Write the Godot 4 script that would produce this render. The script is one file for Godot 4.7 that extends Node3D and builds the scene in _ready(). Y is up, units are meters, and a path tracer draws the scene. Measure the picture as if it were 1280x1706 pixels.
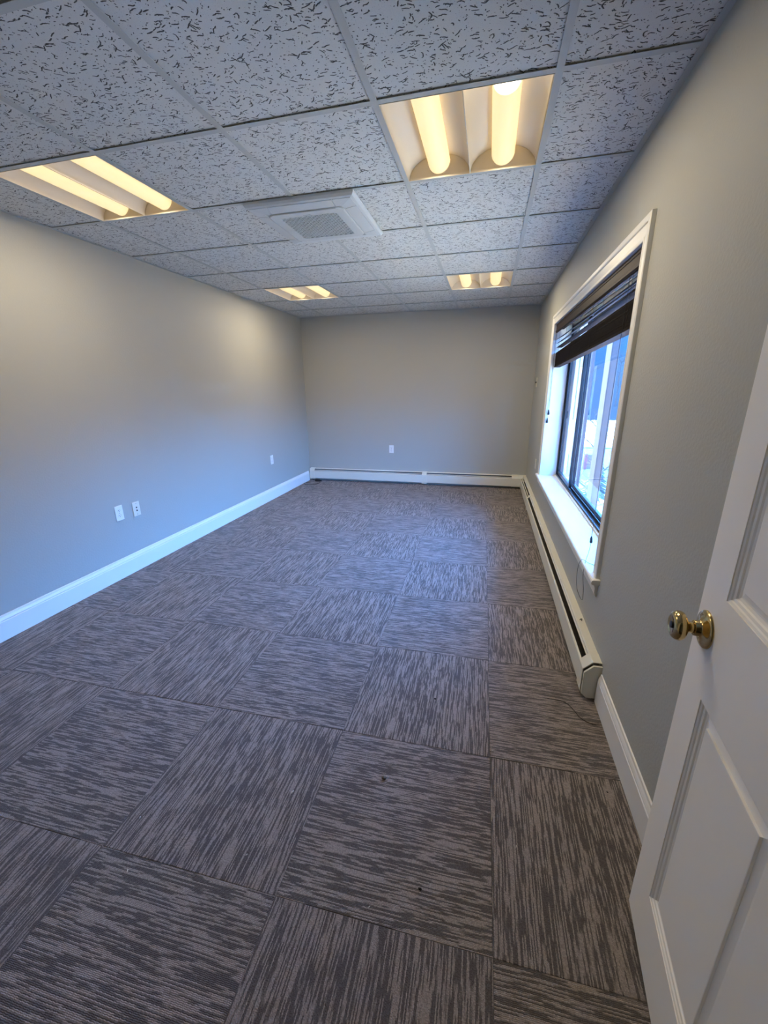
extends Node3D
# An empty office: carpet tiles, lay-in ceiling with four troffers and an air conditioning cassette,
# a wide window with a raised dark blind, hydronic baseboard heaters and an open panel door.

const XL := -2.23      # left wall face
const XR := 1.02       # right wall face
const ZF := -0.53      # far wall face
const ZB := 5.44       # back wall face (door wall, at the camera)
const HC := 2.35       # underside of the ceiling grid
const GRID := 0.6096
const WZ0 := 0.96      # window opening, far side
const WZ1 := 3.335     # window opening, near side
const WY0 := 0.50      # stool top
const WY1 := 1.935     # head

var M := {}
var taken := {}
var rng := RandomNumberGenerator.new()


# ------------------------------------------------------------------ mesh building
class Shape:
	var v := PackedVector3Array()
	var n := PackedVector3Array()
	var t := PackedVector2Array()

	func tri(a: Vector3, b: Vector3, c: Vector3, na: Vector3, nb: Vector3, nc: Vector3, ta := Vector2.ZERO, tb := Vector2.ZERO, tc := Vector2.ZERO) -> void:
		var g := (b - a).cross(c - a)
		if g.length_squared() < 1e-18:
			return
		if g.dot(na + nb + nc) > 0.0:      # front faces run clockwise
			v.append_array([a, c, b]); n.append_array([na, nc, nb]); t.append_array([ta, tc, tb])
		else:
			v.append_array([a, b, c]); n.append_array([na, nb, nc]); t.append_array([ta, tb, tc])

	func flat(pts: Array, nn: Vector3) -> void:
		for i in range(1, pts.size() - 1):
			tri(pts[0], pts[i], pts[i + 1], nn, nn, nn)

	func quad(a: Vector3, b: Vector3, c: Vector3, d: Vector3, nn: Vector3) -> void:
		tri(a, b, c, nn, nn, nn)
		tri(a, c, d, nn, nn, nn)

	func box(lo: Vector3, hi: Vector3) -> void:
		hexa([Vector3(lo.x, lo.y, lo.z), Vector3(hi.x, lo.y, lo.z), Vector3(hi.x, lo.y, hi.z), Vector3(lo.x, lo.y, hi.z),
			Vector3(lo.x, hi.y, lo.z), Vector3(hi.x, hi.y, lo.z), Vector3(hi.x, hi.y, hi.z), Vector3(lo.x, hi.y, hi.z)])

	func hexa(p: Array) -> void:           # p0..3 bottom loop, p4..7 top loop above it
		var mid := Vector3.ZERO
		for q in p:
			mid += q / 8.0
		for f in [[0, 1, 2, 3], [4, 5, 6, 7], [0, 1, 5, 4], [1, 2, 6, 5], [2, 3, 7, 6], [3, 0, 4, 7]]:
			var a: Vector3 = p[f[0]]
			var b: Vector3 = p[f[1]]
			var c: Vector3 = p[f[2]]
			var d: Vector3 = p[f[3]]
			var nn := (c - a).cross(d - b).normalized()
			if nn.dot((a + b + c + d) / 4.0 - mid) < 0:
				nn = -nn
			quad(a, b, c, d, nn)

	func cbox(lo: Vector3, hi: Vector3, e: float) -> void:   # box with chamfered edges
		var m := (lo + hi) / 2.0
		var h := (hi - lo) / 2.0
		e = minf(e, minf(h.x, minf(h.y, h.z)) * 0.8)
		for s in [-1.0, 1.0]:
			quad(m + Vector3(s * h.x, h.y - e, h.z - e), m + Vector3(s * h.x, -h.y + e, h.z - e), m + Vector3(s * h.x, -h.y + e, -h.z + e), m + Vector3(s * h.x, h.y - e, -h.z + e), Vector3(s, 0, 0))
			quad(m + Vector3(h.x - e, s * h.y, h.z - e), m + Vector3(-h.x + e, s * h.y, h.z - e), m + Vector3(-h.x + e, s * h.y, -h.z + e), m + Vector3(h.x - e, s * h.y, -h.z + e), Vector3(0, s, 0))
			quad(m + Vector3(h.x - e, h.y - e, s * h.z), m + Vector3(-h.x + e, h.y - e, s * h.z), m + Vector3(-h.x + e, -h.y + e, s * h.z), m + Vector3(h.x - e, -h.y + e, s * h.z), Vector3(0, 0, s))
			for q in [-1.0, 1.0]:
				quad(m + Vector3(s * h.x, q * (h.y - e), h.z - e), m + Vector3(s * (h.x - e), q * h.y, h.z - e), m + Vector3(s * (h.x - e), q * h.y, -h.z + e), m + Vector3(s * h.x, q * (h.y - e), -h.z + e), Vector3(s, q, 0).normalized())
				quad(m + Vector3(s * h.x, h.y - e, q * (h.z - e)), m + Vector3(s * (h.x - e), h.y - e, q * h.z), m + Vector3(s * (h.x - e), -h.y + e, q * h.z), m + Vector3(s * h.x, -h.y + e, q * (h.z - e)), Vector3(s, 0, q).normalized())
				quad(m + Vector3(h.x - e, s * h.y, q * (h.z - e)), m + Vector3(h.x - e, s * (h.y - e), q * h.z), m + Vector3(-h.x + e, s * (h.y - e), q * h.z), m + Vector3(-h.x + e, s * h.y, q * (h.z - e)), Vector3(0, s, q).normalized())
				for r in [-1.0, 1.0]:
					var nn := Vector3(s, q, r).normalized()
					tri(m + Vector3(s * h.x, q * (h.y - e), r * (h.z - e)), m + Vector3(s * (h.x - e), q * h.y, r * (h.z - e)), m + Vector3(s * (h.x - e), q * (h.y - e), r * h.z), nn, nn, nn)

	func extrude(poly: PackedVector2Array, o: Vector3, u: Vector3, w: Vector3, along: Vector3, mit0 := 0.0, mit1 := 0.0) -> void:
		# a closed outline (in u, w) swept along a vector; mit0/mit1 slide the ends by so much per unit of u
		var mid := Vector2.ZERO
		var dir := along.normalized()
		var ccw := not Geometry2D.is_polygon_clockwise(poly)
		for i in poly.size():
			var p := poly[i]
			var q := poly[(i + 1) % poly.size()]
			var e := (q - p).normalized()
			var m2 := Vector2(e.y, -e.x) if ccw else Vector2(-e.y, e.x)
			var nn := (u * m2.x + w * m2.y).normalized()
			var a := o + u * p.x + w * p.y + dir * mit0 * p.x
			var b := o + u * q.x + w * q.y + dir * mit0 * q.x
			var c := o + u * q.x + w * q.y + along + dir * mit1 * q.x
			var d := o + u * p.x + w * p.y + along + dir * mit1 * p.x
			quad(a, b, c, d, nn)
			mid += p
		var ids := Geometry2D.triangulate_polygon(poly)
		for k in range(0, ids.size(), 3):
			for s in [0, 1]:
				var pts := []
				for j in 3:
					var p := poly[ids[k + j]]
					pts.append(o + u * p.x + w * p.y + (along + dir * mit1 * p.x if s else dir * mit0 * p.x))
				var nn: Vector3 = dir if s else -dir
				tri(pts[0], pts[1], pts[2], nn, nn, nn)

	func slab(poly: PackedVector2Array, y_face: float, y_back: float, org: Vector2, ux: Vector2, uy: Vector2, edge := 0.0) -> void:
		# a flat piece in the xz plane whose face at y_face carries texture coordinates
		var up := Vector3.UP if y_face > y_back else Vector3.DOWN
		var face := poly
		if edge > 0.0:
			var cut := Geometry2D.offset_polygon(poly, -edge, Geometry2D.JOIN_MITER)
			if cut.size() == 1 and cut[0].size() == poly.size():
				face = cut[0]
				# keep the vertices in step
				var best := 0
				for i in face.size():
					if face[i].distance_to(poly[0]) < face[best].distance_to(poly[0]):
						best = i
				var turned := PackedVector2Array()
				for i in face.size():
					turned.append(face[(best + i) % face.size()])
				if turned[1].distance_to(poly[1]) > edge * 4.0:
					var back := PackedVector2Array([turned[0]])
					for i in range(turned.size() - 1, 0, -1):
						back.append(turned[i])
					turned = back
				face = turned
		var ids := Geometry2D.triangulate_polygon(face)
		for k in range(0, ids.size(), 3):
			var p := []
			var c := []
			for j in 3:
				var q := face[ids[k + j]]
				p.append(Vector3(q.x, y_face, q.y))
				c.append(Vector2((q - org).dot(ux), (q - org).dot(uy)))
			tri(p[0], p[1], p[2], up, up, up, c[0], c[1], c[2])
		var mid := Vector2.ZERO
		for q in poly:
			mid += q / poly.size()
		for i in poly.size():
			var a := poly[i]
			var b := poly[(i + 1) % poly.size()]
			var fa := face[i]
			var fb := face[(i + 1) % poly.size()]
			var e := (b - a).normalized()
			var o := Vector2(e.y, -e.x)
			if o.dot((a + b) / 2.0 - mid) < 0:
				o = -o
			var side := Vector3(o.x, 0, o.y)
			var ys := y_face - up.y * edge
			if edge > 0.0:
				var bn := (side + up).normalized()
				tri(Vector3(fa.x, y_face, fa.y), Vector3(fb.x, y_face, fb.y), Vector3(b.x, ys, b.y), bn, bn, bn, Vector2((fa - org).dot(ux), (fa - org).dot(uy)), Vector2((fb - org).dot(ux), (fb - org).dot(uy)), Vector2((b - org).dot(ux), (b - org).dot(uy)))
				tri(Vector3(fa.x, y_face, fa.y), Vector3(b.x, ys, b.y), Vector3(a.x, ys, a.y), bn, bn, bn, Vector2((fa - org).dot(ux), (fa - org).dot(uy)), Vector2((b - org).dot(ux), (b - org).dot(uy)), Vector2((a - org).dot(ux), (a - org).dot(uy)))
			quad(Vector3(a.x, ys, a.y), Vector3(b.x, ys, b.y), Vector3(b.x, y_back, b.y), Vector3(a.x, y_back, a.y), side)

	func tube(path: Array, r: float, sides := 8, r_end := -1.0) -> void:
		var rings := []
		var ref := Vector3(0.31, 0.87, 0.38)
		for i in path.size():
			var p: Vector3 = path[i]
			var d: Vector3 = (path[mini(i + 1, path.size() - 1)] - path[maxi(i - 1, 0)]).normalized()
			var a := d.cross(ref).normalized()
			if d.cross(ref).length() < 0.05:
				a = d.cross(Vector3.RIGHT).normalized()
			var b := d.cross(a)
			var rr := r if r_end < 0 else lerpf(r, r_end, float(i) / (path.size() - 1))
			var ring := []
			for k in sides:
				var g := TAU * k / sides
				var nn := a * cos(g) + b * sin(g)
				ring.append([p + nn * rr, nn])
			rings.append(ring)
		for i in path.size() - 1:
			for k in sides:
				var a = rings[i][k]
				var b = rings[i][(k + 1) % sides]
				var c = rings[i + 1][(k + 1) % sides]
				var d = rings[i + 1][k]
				tri(a[0], b[0], c[0], a[1], b[1], c[1])
				tri(a[0], c[0], d[0], a[1], c[1], d[1])
		for s in [0, 1]:
			var ring: Array = rings[-1] if s else rings[0]
			var dd: Vector3 = (path[-1] - path[-2]).normalized() if s else (path[0] - path[1]).normalized()
			for k in range(1, sides - 1):
				tri(ring[0][0], ring[k][0], ring[k + 1][0], dd, dd, dd)

	func lathe(prof: Array, o: Vector3, axis: Vector3, sides := 32) -> void:   # prof: Vector2(radius, along)
		var a := axis.cross(Vector3(0.3, 0.9, 0.2)).normalized()
		var b := axis.cross(a).normalized()
		for i in prof.size() - 1:
			var p: Vector2 = prof[i]
			var q: Vector2 = prof[i + 1]
			var e := (q - p).normalized()
			var np := [Vector2.ZERO, Vector2.ZERO]
			for s in [0, 1]:       # smooth across gentle bends only
				var j: int = i - 1 if s == 0 else i + 1
				var m := Vector2(e.y, -e.x)
				if j >= 0 and j < prof.size() - 1:
					var f: Vector2 = (prof[j + 1] - prof[j]).normalized()
					if f.dot(e) > 0.7:
						m = (m + Vector2(f.y, -f.x)).normalized()
				np[s] = m
			for k in sides:
				var g0 := TAU * k / sides
				var g1 := TAU * (k + 1) / sides
				var r0 := a * cos(g0) + b * sin(g0)
				var r1 := a * cos(g1) + b * sin(g1)
				var pts := [o + r0 * p.x + axis * p.y, o + r1 * p.x + axis * p.y, o + r1 * q.x + axis * q.y, o + r0 * q.x + axis * q.y]
				var ns := [r0 * np[0].x + axis * np[0].y, r1 * np[0].x + axis * np[0].y, r1 * np[1].x + axis * np[1].y, r0 * np[1].x + axis * np[1].y]
				tri(pts[0], pts[1], pts[2], ns[0], ns[1], ns[2])
				tri(pts[0], pts[2], pts[3], ns[0], ns[2], ns[3])

	func commit() -> ArrayMesh:
		var arr := []
		arr.resize(Mesh.ARRAY_MAX)
		arr[Mesh.ARRAY_VERTEX] = v
		arr[Mesh.ARRAY_NORMAL] = n
		arr[Mesh.ARRAY_TEX_UV] = t
		var m := ArrayMesh.new()
		m.add_surface_from_arrays(Mesh.PRIMITIVE_TRIANGLES, arr)
		return m


func numbered(called: String) -> String:
	taken[called] = taken.get(called, -1) + 1
	return called if taken[called] == 0 else "%s_%03d" % [called, taken[called]]


func part(called: String, s, m: Material, parent: Node3D) -> MeshInstance3D:
	var o := MeshInstance3D.new()
	o.name = called
	o.mesh = s.commit() if s is Shape else s
	o.material_override = m
	o.cast_shadow = GeometryInstance3D.SHADOW_CASTING_SETTING_ON
	parent.add_child(o, true)
	return o


func single(called: String, s, m: Material, label: String, category := "", group := "", kind := "") -> MeshInstance3D:
	var o := part(numbered(called), s, m, self)
	tag(o, label, category, group, kind)
	return o


func thing(called: String, label: String, category := "", group := "", kind := "", at := Vector3.ZERO) -> Node3D:
	var o := Node3D.new()
	o.name = numbered(called)
	add_child(o)
	o.position = at
	tag(o, label, category, group, kind)
	return o


func tag(o: Node, label: String, category := "", group := "", kind := "") -> void:
	o.set_meta("label", label)
	if category:
		o.set_meta("category", category)
	if group:
		o.set_meta("group", group)
	if kind:
		o.set_meta("kind", kind)


func boxed(lo: Vector3, hi: Vector3, e := 0.0) -> Shape:
	var s := Shape.new()
	if e > 0.0:
		s.cbox(lo, hi, e)
	else:
		s.box(lo, hi)
	return s


func poly(pts: Array) -> PackedVector2Array:
	var p := PackedVector2Array()
	for q in pts:
		p.append(Vector2(q[0], q[1]))
	return p


# ------------------------------------------------------------------ materials
func mat(called: String, c: Color, rough := 0.6, metal := 0.0) -> StandardMaterial3D:
	var m := StandardMaterial3D.new()
	m.resource_name = called
	m.albedo_color = c
	m.roughness = rough
	m.metallic = metal
	M[called] = m
	return m


func relief(m: StandardMaterial3D, freq: float, scale: float, depth: float, seed_at: int) -> void:
	var f := FastNoiseLite.new()
	f.seed = seed_at
	f.frequency = freq
	f.fractal_octaves = 3
	var t := NoiseTexture2D.new()
	t.width = 512
	t.height = 512
	t.seamless = true
	t.noise = f
	m.heightmap_enabled = true
	m.heightmap_texture = t
	m.heightmap_scale = depth
	m.uv1_triplanar = true
	m.uv1_world_triplanar = true
	m.uv1_scale = Vector3.ONE * scale


func carpet_textures(seed_at: int) -> Array:
	# loop-pile rows: every row of yarn runs light or dark for a while, so that dashes and streaks form
	var n := 1024
	var rows := 186
	var steps := 256
	var a := FastNoiseLite.new()
	a.seed = seed_at
	a.frequency = 1.0
	a.fractal_octaves = 2
	var b := FastNoiseLite.new()
	b.seed = seed_at + 7
	b.frequency = 1.0
	b.fractal_octaves = 2
	var r := RandomNumberGenerator.new()
	r.seed = seed_at
	var dark := PackedFloat32Array()
	dark.resize(rows * steps)
	for j in rows:
		var lean := r.randf_range(-0.09, 0.09)
		for i in steps:
			var x := float(i) / steps
			var v := a.get_noise_2d(x * 3.6, j * 0.74) + 0.32 * b.get_noise_2d(x * 9.0, j * 2.3) + 0.5 * b.get_noise_2d(x * 1.8 + 40.0, j * 0.19) + lean
			dark[j * steps + i] = clampf((v + 0.02) * 4.5 + 0.5, 0.0, 1.0)
	var col := PackedByteArray()
	col.resize(n * n * 3)
	var hgt := PackedByteArray()
	hgt.resize(n * n)
	var light_c := Vector3(152, 140, 132)
	var dark_c := Vector3(90, 83, 79)
	var loops := PackedFloat32Array()
	loops.resize(rows * 256)
	for i in loops.size():
		loops[i] = r.randf_range(-1.0, 1.0)
	var wob := PackedInt32Array()
	wob.resize(n)
	for i in n:
		wob[i] = int(round(0.8 * sin(i * 0.018 + seed_at) + 0.6 * sin(i * 0.31)))
	for y in n:
		for x in n:
			var yy := clampi(y + wob[x], 0, n - 1)
			var f := yy * float(rows) / n
			var j := mini(int(f), rows - 1)
			var d := dark[j * steps + x * steps / n]
			var l := loops[j * 256 + x / 4]
			var c := light_c.lerp(dark_c, d) * (1.0 + 0.09 * l)
			var at := (y * n + x) * 3
			col[at] = int(clampf(c.x, 0, 255))
			col[at + 1] = int(clampf(c.y, 0, 255))
			col[at + 2] = int(clampf(c.z, 0, 255))
			var g := f - j
			hgt[y * n + x] = int(clampf(255.0 * (1.0 - pow(absf(g - 0.5) * 2.0, 3.0)) * (0.75 + 0.25 * l), 0, 255))
	return [ImageTexture.create_from_image(Image.create_from_data(n, n, false, Image.FORMAT_RGB8, col)), ImageTexture.create_from_image(Image.create_from_data(n, n, false, Image.FORMAT_L8, hgt))]


func fissure_textures(seed_at: int) -> Array:
	# mineral-fibre board: painted face pierced by worm-like fissures and pin holes, the shade inside them painted dark grey in the colour
	var n := 1024
	var r := RandomNumberGenerator.new()
	r.seed = seed_at
	var hole := PackedFloat32Array()
	hole.resize(n * n)
	var dab := func(cx: float, cy: float, rad: float) -> void:
		for y in range(int(cy - rad - 1), int(cy + rad + 2)):
			for x in range(int(cx - rad - 1), int(cx + rad + 2)):
				var d := Vector2(x - cx, y - cy).length()
				var k: int = posmod(y, n) * n + posmod(x, n)
				hole[k] = maxf(hole[k], clampf(rad - d + 0.5, 0.0, 1.0))
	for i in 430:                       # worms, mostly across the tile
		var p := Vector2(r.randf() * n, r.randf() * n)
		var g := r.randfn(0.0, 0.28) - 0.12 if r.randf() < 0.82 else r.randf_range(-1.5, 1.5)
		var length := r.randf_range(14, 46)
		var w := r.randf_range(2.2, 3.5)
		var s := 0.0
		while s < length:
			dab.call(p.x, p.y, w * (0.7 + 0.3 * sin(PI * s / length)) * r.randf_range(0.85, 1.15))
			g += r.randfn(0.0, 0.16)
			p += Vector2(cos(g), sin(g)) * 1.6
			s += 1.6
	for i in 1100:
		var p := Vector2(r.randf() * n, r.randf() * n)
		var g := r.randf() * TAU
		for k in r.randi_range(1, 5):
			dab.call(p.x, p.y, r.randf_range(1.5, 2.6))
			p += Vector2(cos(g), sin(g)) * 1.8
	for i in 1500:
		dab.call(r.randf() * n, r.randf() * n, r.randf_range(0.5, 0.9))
	var col := PackedByteArray()
	col.resize(n * n * 3)
	var hgt := PackedByteArray()
	hgt.resize(n * n)
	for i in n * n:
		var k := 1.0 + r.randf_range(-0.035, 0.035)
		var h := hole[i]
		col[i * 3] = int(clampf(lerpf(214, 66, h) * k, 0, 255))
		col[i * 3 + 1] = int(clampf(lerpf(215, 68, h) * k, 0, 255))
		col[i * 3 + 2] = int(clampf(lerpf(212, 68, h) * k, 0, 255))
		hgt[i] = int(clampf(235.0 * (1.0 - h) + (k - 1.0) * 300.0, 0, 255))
	return [ImageTexture.create_from_image(Image.create_from_data(n, n, false, Image.FORMAT_RGB8, col)), ImageTexture.create_from_image(Image.create_from_data(n, n, false, Image.FORMAT_L8, hgt))]


func make_materials() -> void:
	relief(mat("wall_paint", Color8(173, 172, 162), 0.62), 0.06, 2.2, 0.05, 3)
	mat("trim_white", Color8(232, 230, 223), 0.38)
	mat("door_white", Color8(248, 243, 231), 0.4)
	mat("grid_white", Color8(184, 188, 186), 0.5)
	mat("heater_cream", Color8(222, 218, 200), 0.42)
	mat("slot_shade_grey", Color8(118, 118, 116), 0.6)
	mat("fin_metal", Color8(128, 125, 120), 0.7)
	mat("plate_white", Color8(235, 235, 230), 0.35)
	mat("plate_ivory", Color8(226, 221, 203), 0.35)
	mat("socket_dark", Color8(30, 30, 32), 0.6)
	mat("reflector_white", Color8(224, 213, 194), 0.5)
	mat("bronze", Color8(26, 27, 31), 0.35, 0.3)
	mat("vinyl_white", Color8(225, 227, 230), 0.35)
	mat("blind_wood", Color8(24, 17, 16), 0.7).metallic_specular = 0.2
	mat("valance_wood", Color8(44, 31, 29), 0.5).metallic_specular = 0.3
	mat("cord_dark", Color8(24, 22, 24), 0.6)
	mat("brass", Color8(200, 174, 120), 0.14, 1.0)
	mat("ac_white", Color8(198, 203, 205), 0.4)
	mat("ac_filter", Color8(120, 124, 126), 0.8)
	mat("ac_grey", Color8(150, 155, 157), 0.5)
	mat("subfloor", Color8(46, 43, 42), 0.9)
	mat("lint", Color8(104, 94, 82), 0.9)
	mat("lint_dark", Color8(24, 22, 22), 0.9)
	mat("fleck", Color8(214, 208, 196), 0.9)
	mat("snow", Color8(214, 217, 220), 0.9)
	mat("yard", Color8(88, 82, 74), 0.95)
	mat("bounce_tan", Color8(214, 190, 140), 0.9)
	mat("clapboard", Color8(168, 170, 168), 0.7)
	mat("roof_edge", Color8(92, 90, 92), 0.8)
	mat("house_window", Color8(40, 46, 56), 0.2)
	mat("shutter_red", Color8(120, 48, 40), 0.7)
	mat("bark", Color8(62, 55, 50), 0.9)
	mat("spruce", Color8(48, 66, 62), 0.9)
	relief(mat("woodland", Color8(44, 41, 37), 0.95), 0.05, 0.12, 4.0, 9)
	mat("soffit", Color8(150, 148, 152), 0.8)
	mat("post_grey", Color8(60, 58, 58), 0.7)
	mat("post_trim", Color8(214, 216, 218), 0.6)
	var lamp := mat("lamp_cover", Color8(196, 188, 168), 0.5)
	lamp.emission_enabled = true
	lamp.emission = Color8(255, 224, 158)
	lamp.emission_energy_multiplier = 0.95
	var bulb := mat("lamp_bulb", Color8(255, 250, 240), 0.4)
	bulb.emission_enabled = true
	bulb.emission = Color8(255, 244, 222)
	bulb.emission_energy_multiplier = 4.0
	var pane := mat("window_pane", Color(0.92, 0.96, 1.0, 0.04), 0.0)
	pane.transparency = BaseMaterial3D.TRANSPARENCY_ALPHA
	for k in 2:
		var c := carpet_textures(11 + 30 * k)
		var m := mat("carpet_%d" % k, Color.WHITE, 0.95)
		m.albedo_texture = c[0]
		m.heightmap_enabled = true
		m.heightmap_texture = c[1]
		m.heightmap_scale = 0.2
		m.rim_enabled = true
		m.rim = 0.25
		m.rim_tint = 0.3
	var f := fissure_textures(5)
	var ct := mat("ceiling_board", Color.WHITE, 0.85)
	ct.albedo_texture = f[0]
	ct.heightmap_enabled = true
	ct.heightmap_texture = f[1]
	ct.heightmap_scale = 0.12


# ------------------------------------------------------------------ the scene
func _ready() -> void:
	rng.seed = 4
	# camera
	var cam := Camera3D.new()
	cam.name = "camera"
	cam.fov = 102.79
	cam.near = 0.02
	cam.far = 400.0
	cam.position = Vector3(0.4517, 1.3966, 5.3957)
	cam.rotation = Vector3(-0.2975, 0.2453, -0.0125)
	add_child(cam)
	cam.current = true
	# sky and exposure
	var sky := ProceduralSkyMaterial.new()
	sky.sky_top_color = Color(0.26, 0.58, 1.0)
	sky.sky_horizon_color = Color(0.31, 0.635, 1.0)
	sky.sky_curve = 0.25
	sky.ground_bottom_color = Color(0.5, 0.55, 0.6)
	sky.ground_horizon_color = Color(0.5, 0.6, 0.75)
	sky.energy_multiplier = 43.0
	var env := Environment.new()
	env.background_mode = Environment.BG_SKY
	env.sky = Sky.new()
	env.sky.sky_material = sky
	env.tonemap_mode = Environment.TONE_MAPPER_LINEAR
	env.tonemap_exposure = 1.0
	env.sdfgi_enabled = true
	env.ssao_enabled = true
	env.ssil_enabled = true
	var we := WorldEnvironment.new()
	we.name = "environment"
	we.environment = env
	add_child(we)
	# winter sun from beyond the far end of the building; it falls on the snow outside, not into the room
	var sun := DirectionalLight3D.new()
	sun.name = "sun"
	sun.light_color = Color8(255, 238, 212)
	sun.light_energy = 40.0
	sun.light_angular_distance = 0.6
	sun.shadow_enabled = true
	sun.sky_mode = DirectionalLight3D.SKY_MODE_LIGHT_ONLY
	add_child(sun)
	sun.look_at_from_position(Vector3(-0.5, 5.5, -8.3), Vector3.ZERO)

	make_materials()
	room_shell()
	carpet_floor()
	ceiling_grid()
	window_unit()
	door_unit()
	baseboards()
	heaters()
	for a in [[3, 6, "recessed ceiling light with a bare bulb end showing, above the window side", true, 0.84], [0, 6, "recessed two-lamp ceiling light beside the cassette, near the wall with two outlets", false, 0.92],
			[3, 2, "recessed two-lamp ceiling light by the far wall on the window side", false, 1.15], [0, 2, "recessed two-lamp ceiling light by the far corner with the black cord", false, 1.2]]:
		troffer(a[0], a[1], a[2], a[3], a[4])
	cassette()
	blind()
	wall_plates()
	floor_bits()
	outside()


const LAMP_ENERGY := 0.66

func grid_x(i: int) -> float:
	return (i - 4) * GRID


func grid_z(k: int) -> float:
	return (k - 1) * GRID


func room_shell() -> void:
	var wp: Material = M["wall_paint"]
	var top := 2.62
	single("wall_left", boxed(Vector3(XL - 0.15, -0.2, ZF - 0.15), Vector3(XL, top, ZB + 1.4)), wp, "long painted grey-beige wall with two plates above white baseboard", "", "", "structure")
	single("wall_far", boxed(Vector3(XL, -0.2, ZF - 0.15), Vector3(XR + 0.22, top, ZF)), wp, "short grey-beige end wall above the long heater", "", "", "structure")
	var s := Shape.new()
	s.box(Vector3(XR, -0.2, ZF), Vector3(XR + 0.22, WY0 - 0.03, ZB + 1.4))
	s.box(Vector3(XR, WY1 + 0.015, ZF), Vector3(XR + 0.22, top, ZB + 1.4))
	s.box(Vector3(XR, WY0 - 0.03, ZF), Vector3(XR + 0.22, WY1 + 0.015, WZ0 - 0.015))
	s.box(Vector3(XR, WY0 - 0.03, WZ1 + 0.015), Vector3(XR + 0.22, WY1 + 0.015, ZB + 1.4))
	single("wall_right", s, wp, "grey-beige wall around the wide window", "", "", "structure")
	# door wall: the camera stands in its opening
	s = Shape.new()
	s.box(Vector3(XL, -0.2, ZB), Vector3(-0.10, top, ZB + 0.12))
	s.box(Vector3(0.85, -0.2, ZB), Vector3(XR, top, ZB + 0.12))
	s.box(Vector3(-0.10, 2.06, ZB), Vector3(0.85, top, ZB + 0.12))
	single("wall_back", s, wp, "grey-beige wall with the doorway", "", "", "structure")
	s = Shape.new()
	s.box(Vector3(XL, -0.2, ZB + 1.3), Vector3(XR, top, ZB + 1.4))
	single("wall_hallway", s, wp, "hallway wall beyond the doorway", "", "", "structure")
	s = Shape.new()
	s.box(Vector3(-0.12, 0.0, ZB - 0.006), Vector3(-0.10, 2.08, ZB + 0.126))
	s.box(Vector3(0.832, 0.0, ZB + 0.002), Vector3(0.85, 2.08, ZB + 0.126))
	s.box(Vector3(-0.10, 2.055, ZB - 0.006), Vector3(0.832, 2.08, ZB + 0.126))
	single("trim_1", s, M["trim_white"], "white door jamb lining the doorway", "", "", "structure")


func carpet_floor() -> void:
	var fl := thing("floor", "grey streaked carpet tiles laid in quarter turns", "", "", "structure")
	part("subfloor", boxed(Vector3(XL, -0.2, ZF), Vector3(XR, -0.0085, ZB + 1.3)), M["subfloor"], fl)
	var room := poly([[XL, ZF], [XR, ZF], [XR, ZB + 0.06], [XL, ZB + 0.06]])
	var org := Vector2(0.5468, 4.6895)
	var ang := 0.0118
	var tile := 0.6065
	var ax := Vector2(cos(ang), -sin(ang))      # column direction in (x, z)
	var az := Vector2(-sin(ang), -cos(ang))     # row direction, away from the camera
	for c in range(-6, 2):
		for r in range(-2, 9 + 1):
			var p0 := org + ax * c * tile + az * r * tile
			var sq := PackedVector2Array([p0, p0 + ax * tile, p0 + ax * tile + az * tile, p0 + az * tile])
			var cut := Geometry2D.intersect_polygons(sq, room)
			if cut.is_empty():
				continue
			var pl: PackedVector2Array = cut[0]
			if Geometry2D.offset_polygon(pl, -0.004).is_empty():
				continue
			var gap := Geometry2D.offset_polygon(pl, -0.0004, Geometry2D.JOIN_MITER)
			if gap.size() == 1:
				pl = gap[0]
			var ux := ax / tile
			var uy := az / tile
			if (c + r) % 2 == 0:               # streaks run away from the camera
				ux = az / tile
				uy = ax / tile
			var flip := rng.randi() % 4
			if flip & 1:
				ux = -ux
			if flip & 2:
				uy = -uy
			var s := Shape.new()
			s.slab(pl, 0.0, -0.0085, p0 + Vector2(rng.randf(), rng.randf()) * 0.0, ux, uy, 0.0012)
			part("carpet_tile", s, M["carpet_%d" % (rng.randi() % 2)], fl)
	part("hallway_carpet", boxed(Vector3(XL, -0.0085, ZB + 0.06), Vector3(XR, 0.0, ZB + 1.3)), M["subfloor"], fl)


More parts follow.
